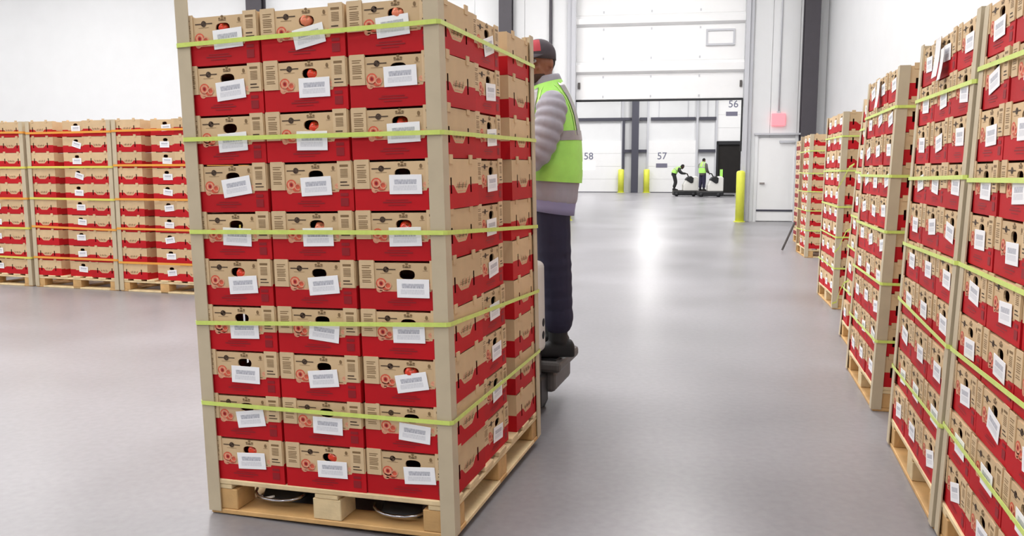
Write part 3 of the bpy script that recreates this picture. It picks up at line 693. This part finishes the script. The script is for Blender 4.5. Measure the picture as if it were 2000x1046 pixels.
# ================================================================== people
def bez(pts, t):
    a, b, c = [Vector(p) for p in pts]; return a * (1 - t) ** 2 + b * 2 * t * (1 - t) + c * t * t
def torso_rings(spine, prof, n=22, ax=Vector((1, 0, 0))):
    out = []
    for t, rx, ry in prof:
        c = bez(spine, t); d = (bez(spine, min(t + .02, 1.05)) - bez(spine, t - .02)).normalized()
        ay = d.cross(ax).normalized()
        out.append([tuple(c + ax * (rx * math.cos(2 * math.pi * i / n)) + ay * (ry * math.sin(2 * math.pi * i / n))) for i in range(n)])
    return out
def limb(mb, pts, rs, sub=8, puff=0, freq=7):
    pts = [Vector(p) for p in pts]; P = []; Rr = []
    for i in range(len(pts) - 1):
        for k in range(sub):
            t = k / sub
            p0 = pts[max(i - 1, 0)]; p1 = pts[i]; p2 = pts[i + 1]; p3 = pts[min(i + 2, len(pts) - 1)]
            q = .5 * ((2 * p1) + (p2 - p0) * t + (2 * p0 - 5 * p1 + 4 * p2 - p3) * t * t + (3 * p1 - p0 - 3 * p2 + p3) * t ** 3)
            P.append(q); Rr.append(rs[i] + (rs[i + 1] - rs[i]) * t)
    P.append(pts[-1]); Rr.append(rs[-1])
    if puff:
        L = 0; acc = [0]
        for a, b in zip(P, P[1:]): L += (b - a).length; acc.append(L)
        Rr = [r - puff + 2 * puff * abs(math.sin(math.pi * freq * l / L)) ** .6 for r, l in zip(Rr, acc)]
    mb.tube(P, Rr, 16); mb.ball(P[0], Rr[0], 14); mb.ball(P[-1], Rr[-1], 14)
def hand(mb, w_, fwd, up, s=1.0, side=1):
    w_ = Vector(w_); fwd = Vector(fwd).normalized(); up = Vector(up); up = (up - fwd * up.dot(fwd)).normalized(); lat = fwd.cross(up)
    mb.tube([w_ - fwd * .04 * s, w_ + fwd * .02 * s, w_ + fwd * .09 * s], [.027 * s, .031 * s, .036 * s], 12, flat=.6)
    for i, L in enumerate((.060, .072, .066, .052)):
        b = w_ + fwd * .085 * s + lat * ((i - 1.5) * .019 * s)
        mb.tube([b, b + fwd * L * .45 * s - up * .006 * s, b + fwd * L * .7 * s - up * .03 * s, b + fwd * L * .55 * s - up * .052 * s], [.0092 * s, .009 * s, .0085 * s, .0075 * s], 8)
    b = w_ + fwd * .03 * s - lat * (.030 * s * side)
    mb.tube([b, b + fwd * .03 * s - lat * .020 * s * side - up * .012 * s, b + fwd * .055 * s - lat * .018 * s * side - up * .034 * s], [.012 * s, .0105 * s, .009 * s], 8)

def person(M, label, cat_group, P, vox=.009):
    t = thing('person', label, 'person', M, cat_group)
    spine = P['spine']; HM = P['head']                      # head matrix: origin at head centre, faces -y
    body = MB()
    # head: skull, jaw, nose, ears, brow, lips, neck
    body.ball((0, .008, .012), .1, 18, sc=(.76, .96, 1.14), M=HM); body.ball((0, -.028, -.05), .066, 14, sc=(.88, .92, 1.0), M=HM)
    body.ball((0, -.094, -.012), .015, 8, sc=(.8, 1.1, 1.7), M=HM); body.ball((0, -.106, -.028), .013, 8, sc=(1.15, 1, .8), M=HM)
    body.ball((0, -.086, -.064), .014, 8, sc=(1.8, .8, .55), M=HM); body.ball((0, -.083, -.098), .022, 8, sc=(1.1, .8, .8), M=HM)
    body.ball((0, -.078, .026), .022, 8, sc=(2.5, .7, .5), M=HM)
    for sx in (-1, 1):
        body.ball((sx * .078, .014, -.012), .026, 8, sc=(.35, .7, 1.15), M=HM); body.ball((sx * .036, -.072, -.030), .024, 8, sc=(1, .7, .8), M=HM)
    nb = bez(spine, 1.0); hb = HM @ Vector((0, .012, -.06))
    body.tube([nb - Vector((0, 0, .08)), nb, hb], [.068, .060, .056], 14)
    body.loft(torso_rings(spine, [(0, .14, .10), (.3, .15, .105), (.6, .165, .11), (.85, .17, .09), (.97, .09, .06)], 16))
    for L in ('L', 'R'):
        limb(body, P['arm' + L], [.05, .045, .036, .028]); limb(body, P['leg' + L], [.085, .07, .055, .045])
        a = P['arm' + L]; d = Vector(a[-1]) - Vector(a[-2]); hand(body, Vector(a[-1]) + d.normalized() * .02, d, P.get('handup', (0, 0, 1)), 1, 1 if L == 'L' else -1)
    put('body', remesh(body, 'body', [P.get('skin', MT['skin'])], max(vox * .75, .006), 2), t)
    for sx in (-1, 1):
        ey = put('eye', MB().ball((sx * .033, -.081, .006), .0105, 10, M=HM).mesh('eye', [MT['jamb']], True), t)
        put('pupil', MB().ball((sx * .033, -.088, .006), .0058, 8, M=HM).mesh('pupil', [MT['hair']], True), ey)
    e = MB(); e.ball((0, -.030, -.078), .064, 14, sc=(.92, .96, .66), M=HM); e.ball((0, -.080, -.102), .024, 10, sc=(1.3, .85, .8), M=HM); e.ball((0, -.094, -.052), .010, 8, sc=(2.6, .7, .5), M=HM)
    put('beard', remesh(e, 'beard', [MT['beard']], .007, 2), t)
    hr = MB(); hr.ball((0, .020, .022), .1, 16, sc=(.79, .93, 1.06), M=HM)
    put('hair', hr.mesh('hair', [MT['hair']], True), t)
    if P.get('cap'):
        rings = []; n = 24
        for j in range(9):
            a = math.pi / 2 * j / 8
            rr = math.cos(a * .999)
            rings.append([tuple(HM @ Vector((.087 * rr * math.cos(2 * math.pi * i / n), .006 + .108 * rr * math.sin(2 * math.pi * i / n), .040 + .088 * math.sin(a)))) for i in range(n)])
        rings.insert(0, [tuple(HM @ Vector((.086 * math.cos(2 * math.pi * i / n), .006 + .107 * math.sin(2 * math.pi * i / n), .012 + .010 * math.sin(2 * math.pi * i / n) * -1))) for i in range(n)])
        cp = put('cap', MB().loft(rings).mesh('cap', [MT['cap']], True), t)
        br = MB(); up_, lo = [], []
        for i in range(13):
            a = math.pi * i / 12; x = .080 * math.cos(a)
            y = -.075 - .075 * math.sin(a) ** .7; zz = .040 - .022 * math.sin(a) - .9 * x * x
            up_.append((x, y, zz)); lo.append((x * .98, -.055 - .045 * math.sin(a), .044 - .9 * x * x))
        n = 13; br.add(up_ + lo + [(a, b, c - .005) for a, b, c in up_ + lo], [(i, i + 1, n + i + 1, n + i) for i in range(12)] + [(2 * n + i, 3 * n + i, 3 * n + i + 1, 2 * n + i + 1) for i in range(12)] + [(i, 2 * n + i, 2 * n + i + 1, i + 1) for i in range(12)], 0, HM)
        put('brim', br.mesh('brim', [MT['cap']], True), cp)
        fp = MB(); rings = []
        for j in range(5):
            a = math.pi / 2 * (.12 + .60 * j / 4); rr = math.cos(a)
            rings.append([(.0885 * rr * math.cos(b), .006 + .1095 * rr * math.sin(b), .040 + .0895 * math.sin(a)) for b in [math.pi * (1.22 + .56 * i / 8) for i in range(9)]])
        vs = [p for r_ in rings for p in r_]; fp.add(vs, [(j * 9 + i, j * 9 + i + 1, (j + 1) * 9 + i + 1, (j + 1) * 9 + i) for j in range(4) for i in range(8)], 0, HM)
        put('front_panel', fp.mesh('front_panel', [MT['capred']], True), cp)
    # jacket, with quilted rolls
    jk = MB(); pr = []
    for i in range(41):
        tt = -.06 + 1.02 * i / 40; rx, ry = P['girth'](tt)
        pf = .006 * abs(math.sin(math.pi * 9 * (tt + .06))) ** .5
        pr.append((tt, rx + pf - .006, ry + pf - .006))
    jk.loft(torso_rings(spine, pr, 24))
    for L in ('L', 'R'): limb(jk, P['arm' + L], P.get('sleeve', [.085, .078, .070, .050]), 10, .007, 11)
    jk.tube([bez(spine, .93), bez(spine, 1.05) + Vector((0, .0, .012))], [.10, .082], 18)
    put('jacket', remesh(jk, 'jacket', [P.get('jacket', MT['jacket'])], vox, 1), t)
    # vest
    vs_ = MB(); pr = []
    for i in range(17):
        tt = P.get('vest0', .10) + (1.0 - P.get('vest0', .10)) * i / 16; rx, ry = P['girth'](tt)
        k = 0 if tt < .8 else (tt - .8) / .2
        pr.append((tt, rx + .012 - .0 * k, ry + .014))
    vs_.loft(torso_rings(spine, pr, 28), caps=False)
    ve = put('vest', vs_.mesh('vest', [MT['vest']], True), t)
    bd = MB(); a, b = P.get('band', (.44, .52)); pr = []
    for i in range(4):
        tt = a + (b - a) * i / 3; rx, ry = P['girth'](tt); pr.append((tt, rx + .0155, ry + .0175))
    bd.loft(torso_rings(spine, pr, 28), caps=False)
    put('reflective_band', bd.mesh('reflective_band', [MT['silver']], True), ve)
    for sx in (1, -1):                                     # braces over the shoulders
        for nm, hw, off, mm in (('shoulder_tape', .026, .019, 'silver'), ('tape_border', .042, .0165, 'piping')):
            Lp = []
            for sgn, seq in ((1, [.50, .58, .66, .74, .82, .88, .93, .97]), (-1, [.97, .93, .88, .82, .74, .66, .58, .50])):
                for tt in seq:
                    rx, ry = P['girth'](tt); rx += off; ry += off; c = bez(spine, tt); d = (bez(spine, min(tt + .02, 1.05)) - bez(spine, tt - .02)).normalized(); ax = Vector((1, 0, 0)); ay = d.cross(ax).normalized()
                    xx = min(.115, rx * .62); row = []
                    for h_ in (-hw, hw):
                        q = max(min((xx + h_) / rx, .985), -.985); row.append(c + ax * (sx * (xx + h_) if abs(q) < .985 else sx * rx * .985) + ay * (sgn * ry * math.sqrt(1 - q * q)))
                    Lp.append(row)
            vv = [tuple(p) for r_ in Lp for p in r_]
            put(nm, MB().add(vv, [(2 * i, 2 * i + 1, 2 * i + 3, 2 * i + 2) for i in range(len(Lp) - 1)]).mesh(nm, [MT[mm]], True), ve)
    # shirt hem and trousers
    sh = MB(); pr = [(tt, P['girth'](tt)[0] - .006, P['girth'](tt)[1] - .006) for tt in (-.15, -.10, -.05, .02)]
    sh.loft(torso_rings(spine, pr, 24)); put('shirt_hem', sh.mesh('shirt_hem', [P.get('shirt', MT['shirt'])], True), t)
    tr = MB(); rx, ry = P['girth'](0); tr.loft(torso_rings(spine, [(-.2, .16, .115), (-.1, rx - .035, ry - .03), (.02, rx - .035, ry - .03)], 20))
    for L in ('L', 'R'): limb(tr, P['leg' + L][:3] + [Vector(P['leg' + L][3]) + Vector((0, 0, .12))], P.get('trouser', [.105, .095, .084, .088]), 10, .003, 9)
    put('trousers', remesh(tr, 'trousers', [P.get('pants', MT['pants'])], vox, 2), t)
    for L in ('L', 'R'):
        a = Vector(P['leg' + L][3]); toe = P.get('toe', Vector((0, -1, 0)))
        s = MB(); lat = toe.cross(Vector((0, 0, 1)))
        rings = []
        for q, wd, hh in ((-.095, .030, .07), (-.08, .042, .10), (0, .045, .115), (.07, .048, .085), (.14, .050, .065), (.18, .042, .052), (.20, .02, .035)):
            c = Vector((a.x, a.y, P.get('sole', 0))) + toe * q
            rings.append([tuple(c + lat * (wd * math.copysign(abs(math.cos(u)) ** .6, math.cos(u))) + Vector((0, 0, hh / 2 + hh / 2 * math.copysign(abs(math.sin(u)) ** .6, math.sin(u))))) for u in [2 * math.pi * i / 16 for i in range(16)]])
        s.loft(rings); s.tube([a + Vector((0, 0, .0)), a + Vector((0, 0, .15))], .056, 14)
        put('boot', remesh(s, 'boot', [MT['shoe']], .009, 1), t)
    return t
def girth_main(t):
    k = [(-.15, .195, .140), (0, .200, .142), (.15, .206, .146), (.45, .205, .140), (.65, .205, .128), (.80, .190, .112), (.90, .150, .095), (.97, .105, .080), (1.06, .09, .07)]
    for (a, r1, s1), (b, r2, s2) in zip(k, k[1:]):
        if t <= b: u = max(0, (t - a) / (b - a)); return r1 + (r2 - r1) * u, s1 + (s2 - s1) * u
    return k[-1][1:]
MAN = dict(spine=[(0, -.012, .93), (0, .020, 1.27), (0, -.055, 1.555)], girth=girth_main, cap=True,
    head=T(.01, -.098, 1.672) @ RZ(rad(50)) @ Matrix.Rotation(rad(6), 4, 'X'),
    armL=[(.185, -.03, 1.425), (.235, -.06, 1.28), (.225, -.14, 1.13), (.14, -.36, 1.08)],
    armR=[(-.185, -.03, 1.425), (-.235, -.06, 1.28), (-.225, -.15, 1.14), (-.12, -.38, 1.09)],
    legL=[(.080, -.02, .86), (.098, -.005, .50), (.105, .012, .28), (.105, .015, .09)],
    legR=[(-.080, -.02, .86), (-.098, -.02, .50), (-.105, .0, .28), (-.105, .0, .09)], trouser=[.098, .095, .084, .088], vest0=.11, band=(.455, .535))
person(T(.25, 4.75, .3085) @ RZ(-math.pi / 2), 'person in lime vest, grey quilted jacket and cap, standing behind the load', 'warehouse workers', MAN)

# ================================================================== far workers and trucks in the dock room
def far_truck(M, label):
    t = thing('rider_pallet_truck', label, 'pallet truck', M)
    put('chassis', bevel(MB().box(-.62, .72, -.4, .4, .05, .30).mesh('chassis', [MT['black']]), .05, 2), t)
    for fy in (-.22, .22): put('fork', bevel(MB().box(.72, 1.30, fy - .08, fy + .08, .05, .13).mesh('fork', [MT['black']]), .01, 1), t)
    prof = [(-.10, .30), (.70, .30), (.70, 1.02), (.55, 1.10), (.25, 1.0), (.02, .86), (-.10, .62)]
    put('casing', bevel(MB().loft([[(x, y, z) for x, z in prof] for y in (-.38, .38)]).mesh('casing', [MT['white']]), .05, 3), t)
    prof = [(.0, .90), (.30, .70), (.42, .74), (.44, 1.0), (.30, 1.10), (.12, 1.04)]
    put('control_pod', bevel(MB().loft([[(x, y, z) for x, z in prof] for y in (-.42, .22)]).mesh('control_pod', [MT['black']]), .03, 2), t)
    put('steering_handle', MB().tube([(.2, -.1, 1.05), (.10, -.15, 1.22), (-.05, -.2, 1.25)], .03, 8).mesh('steering_handle', [MT['black']], True), t)
    put('platform', MB().box(-.62, -.08, -.36, .36, .30, .33).mesh('platform', [MT['grey']]), t)
    for wx in (-.45, .45):
        rr = [[(wx + .11 * math.cos(2 * math.pi * i / 16), y, .11 + .11 * math.sin(2 * math.pi * i / 16)) for i in range(16)] for y in (-.43, -.30)]
        put('wheel', MB().loft(rr).mesh('wheel', [MT['seal']], True), t)
    return t
FY = 44.0
far_truck(T(9.40, FY + 1.0, 0) @ RZ(-.1), 'distant white and black rider truck with the bent-over worker')
t2 = far_truck(T(10.45, FY - .2, 0) @ RZ(-.1), 'distant white and black rider truck nearer the dark trailer opening')
put('lime_post', MB().box(.56, .68, -.1, .1, 1.05, 1.45).mesh('lime_post', [MT['vest']]), t2)
def girth_far(t):
    a, b = girth_main(t); return a * 1.02, b
BENT = dict(spine=[(0, .05, .88), (0, .0, 1.12), (0, -.30, 1.22)], girth=girth_far, jacket=MT['black'], skin=MT['beard'], shirt=MT['black'], pants=MT['black'],
    head=T(0, -.40, 1.27) @ Matrix.Rotation(rad(40), 4, 'X'),
    armL=[(.18, -.22, 1.16), (.23, -.26, 1.02), (.22, -.38, .92), (.14, -.56, .90)], armR=[(-.18, -.22, 1.16), (-.23, -.26, 1.02), (-.22, -.38, .92), (-.14, -.56, .90)],
    legL=[(.09, .05, .84), (.10, -.04, .46), (.10, .0, .26), (.10, .02, .09)], legR=[(-.09, .05, .84), (-.10, -.04, .46), (-.10, .0, .26), (-.10, .02, .09)], vest0=.08)
person(T(8.86, FY + .98, .33) @ RZ(math.pi / 2 - .15), 'distant worker in lime vest bent over the truck controls', 'warehouse workers', BENT, .02)
AWAY = dict(spine=[(0, -.01, .92), (0, .01, 1.25), (0, -.06, 1.50)], girth=girth_far, jacket=MT['grey'], shirt=MT['grey'],
    head=T(0, -.10, 1.585) @ Matrix.Rotation(rad(25), 4, 'X'),
    armL=[(.185, -.03, 1.38), (.235, -.08, 1.22), (.225, -.20, 1.08), (.14, -.40, 1.04)], armR=[(-.185, -.03, 1.38), (-.24, -.02, 1.20), (-.25, -.08, 1.04), (-.22, -.24, .95)],
    legL=[(.095, -.02, .88), (.105, -.005, .48), (.11, .012, .27), (.11, .015, .09)], legR=[(-.095, -.02, .88), (-.105, -.02, .48), (-.11, .0, .27), (-.11, .0, .09)], vest0=.02)
person(T(10.08, FY - .22, .33) @ RZ(rad(130)), 'distant worker in lime vest standing upright, back turned', 'warehouse workers', AWAY, .02)

# ================================================================== loose ends
def ribbon(name, pts, wid, m, label, cat):
    pts = [Vector(p) for p in pts]; mb = MB(); vs = []
    for p in pts: vs += [tuple(p + Vector((0, 0, wid / 2))), tuple(p - Vector((0, 0, wid / 2))), tuple(p + Vector((.002, .002, -wid / 2))), tuple(p + Vector((.002, .002, wid / 2)))]
    fs = [(4 * i + k, 4 * i + 4 + k, 4 * i + 4 + (k + 1) % 4, 4 * i + (k + 1) % 4) for i in range(len(pts) - 1) for k in range(4)]
    thing(name, label, cat, None, 'loose strap ends', mb.add(vs, fs).mesh(name, [MT[m]]))
q = P3 @ Vector((-PW - .01, -.015, 0))
for k, (z, lab) in enumerate(((1.42, 'upper loose strap end hanging off the third right-hand stack'), (.98, 'middle loose strap end hanging off the third right-hand stack'), (.62, 'lower loose strap end hanging off the third right-hand stack'))):
    ribbon('strap_end', [q + Vector((0, 0, z)), q + Vector((-.02, .03, z - .02)), q + Vector((-.035, .05, z - .07)), q + Vector((-.055, .06, z - .12 - .02 * k)), q + Vector((-.085, .06, z - .17))], .012, 'lime', lab, 'strap end')
# board leaning on the far stack
a = P5 @ Vector((-PW - .02, -.03, .50)); b = P5 @ Vector((-PW - .05, -.22, .014))
thing('leaning_slat', 'thin dark slat leaning against the sixth right-hand stack', 'slat', None, None, MB().tube([b, a], .018, 6).mesh('leaning_slat', [MT['grey']]))
# pale splinter on the fork
thing('wood_splinter', 'pale wooden splinter under the front edge of the near pallet', 'splinter', LM0 @ T(-.83, .075, .062) @ RZ(-.35) @ Matrix.Rotation(-.35, 4, 'Y'), None, bevel(MB().box(-.035, .035, -.004, .004, -.004, .004).mesh('wood_splinter', [MT['doorw']]), .001, 1))

# loose shipping papers on the right-hand stacks
def paper(M, w_, h_, label):
    mb = MB(); n = 5; vs = []
    for i in range(n):
        z = h_ / 2 - h_ * i / (n - 1); y = -.010 - .012 * (i / (n - 1)) ** 2
        vs += [(-w_ / 2, y, z), (w_ / 2, y - .004, z), (w_ / 2, y - .003, z), (-w_ / 2, y + .001, z)]
    fs = [(4 * i + k, 4 * i + 4 + k, 4 * i + 4 + (k + 1) % 4, 4 * i + (k + 1) % 4) for i in range(n - 1) for k in range(4)]
    thing('shipping_paper', label, 'paper', M, 'shipping papers', mb.add(vs, fs).mesh('shipping_paper', [MT['doorw']]))
zt = PH + LH * 9
paper(P2 @ T(-PW / 2 - .09, LEAN * (zt - PH), zt + .09), .12, .165, 'long white paper on the top middle carton of the second right-hand stack')
paper(P2 @ T(-PW / 2 + .02, LEAN * (zt - PH) - .004, zt + .05), .08, .13, 'narrow white paper overlapping the long one on the second right-hand stack')
paper(P3 @ T(-PW / 2 - .06, LEAN * (zt - PH), zt + .08), .12, .17, 'long white paper on the top middle carton of the third right-hand stack')
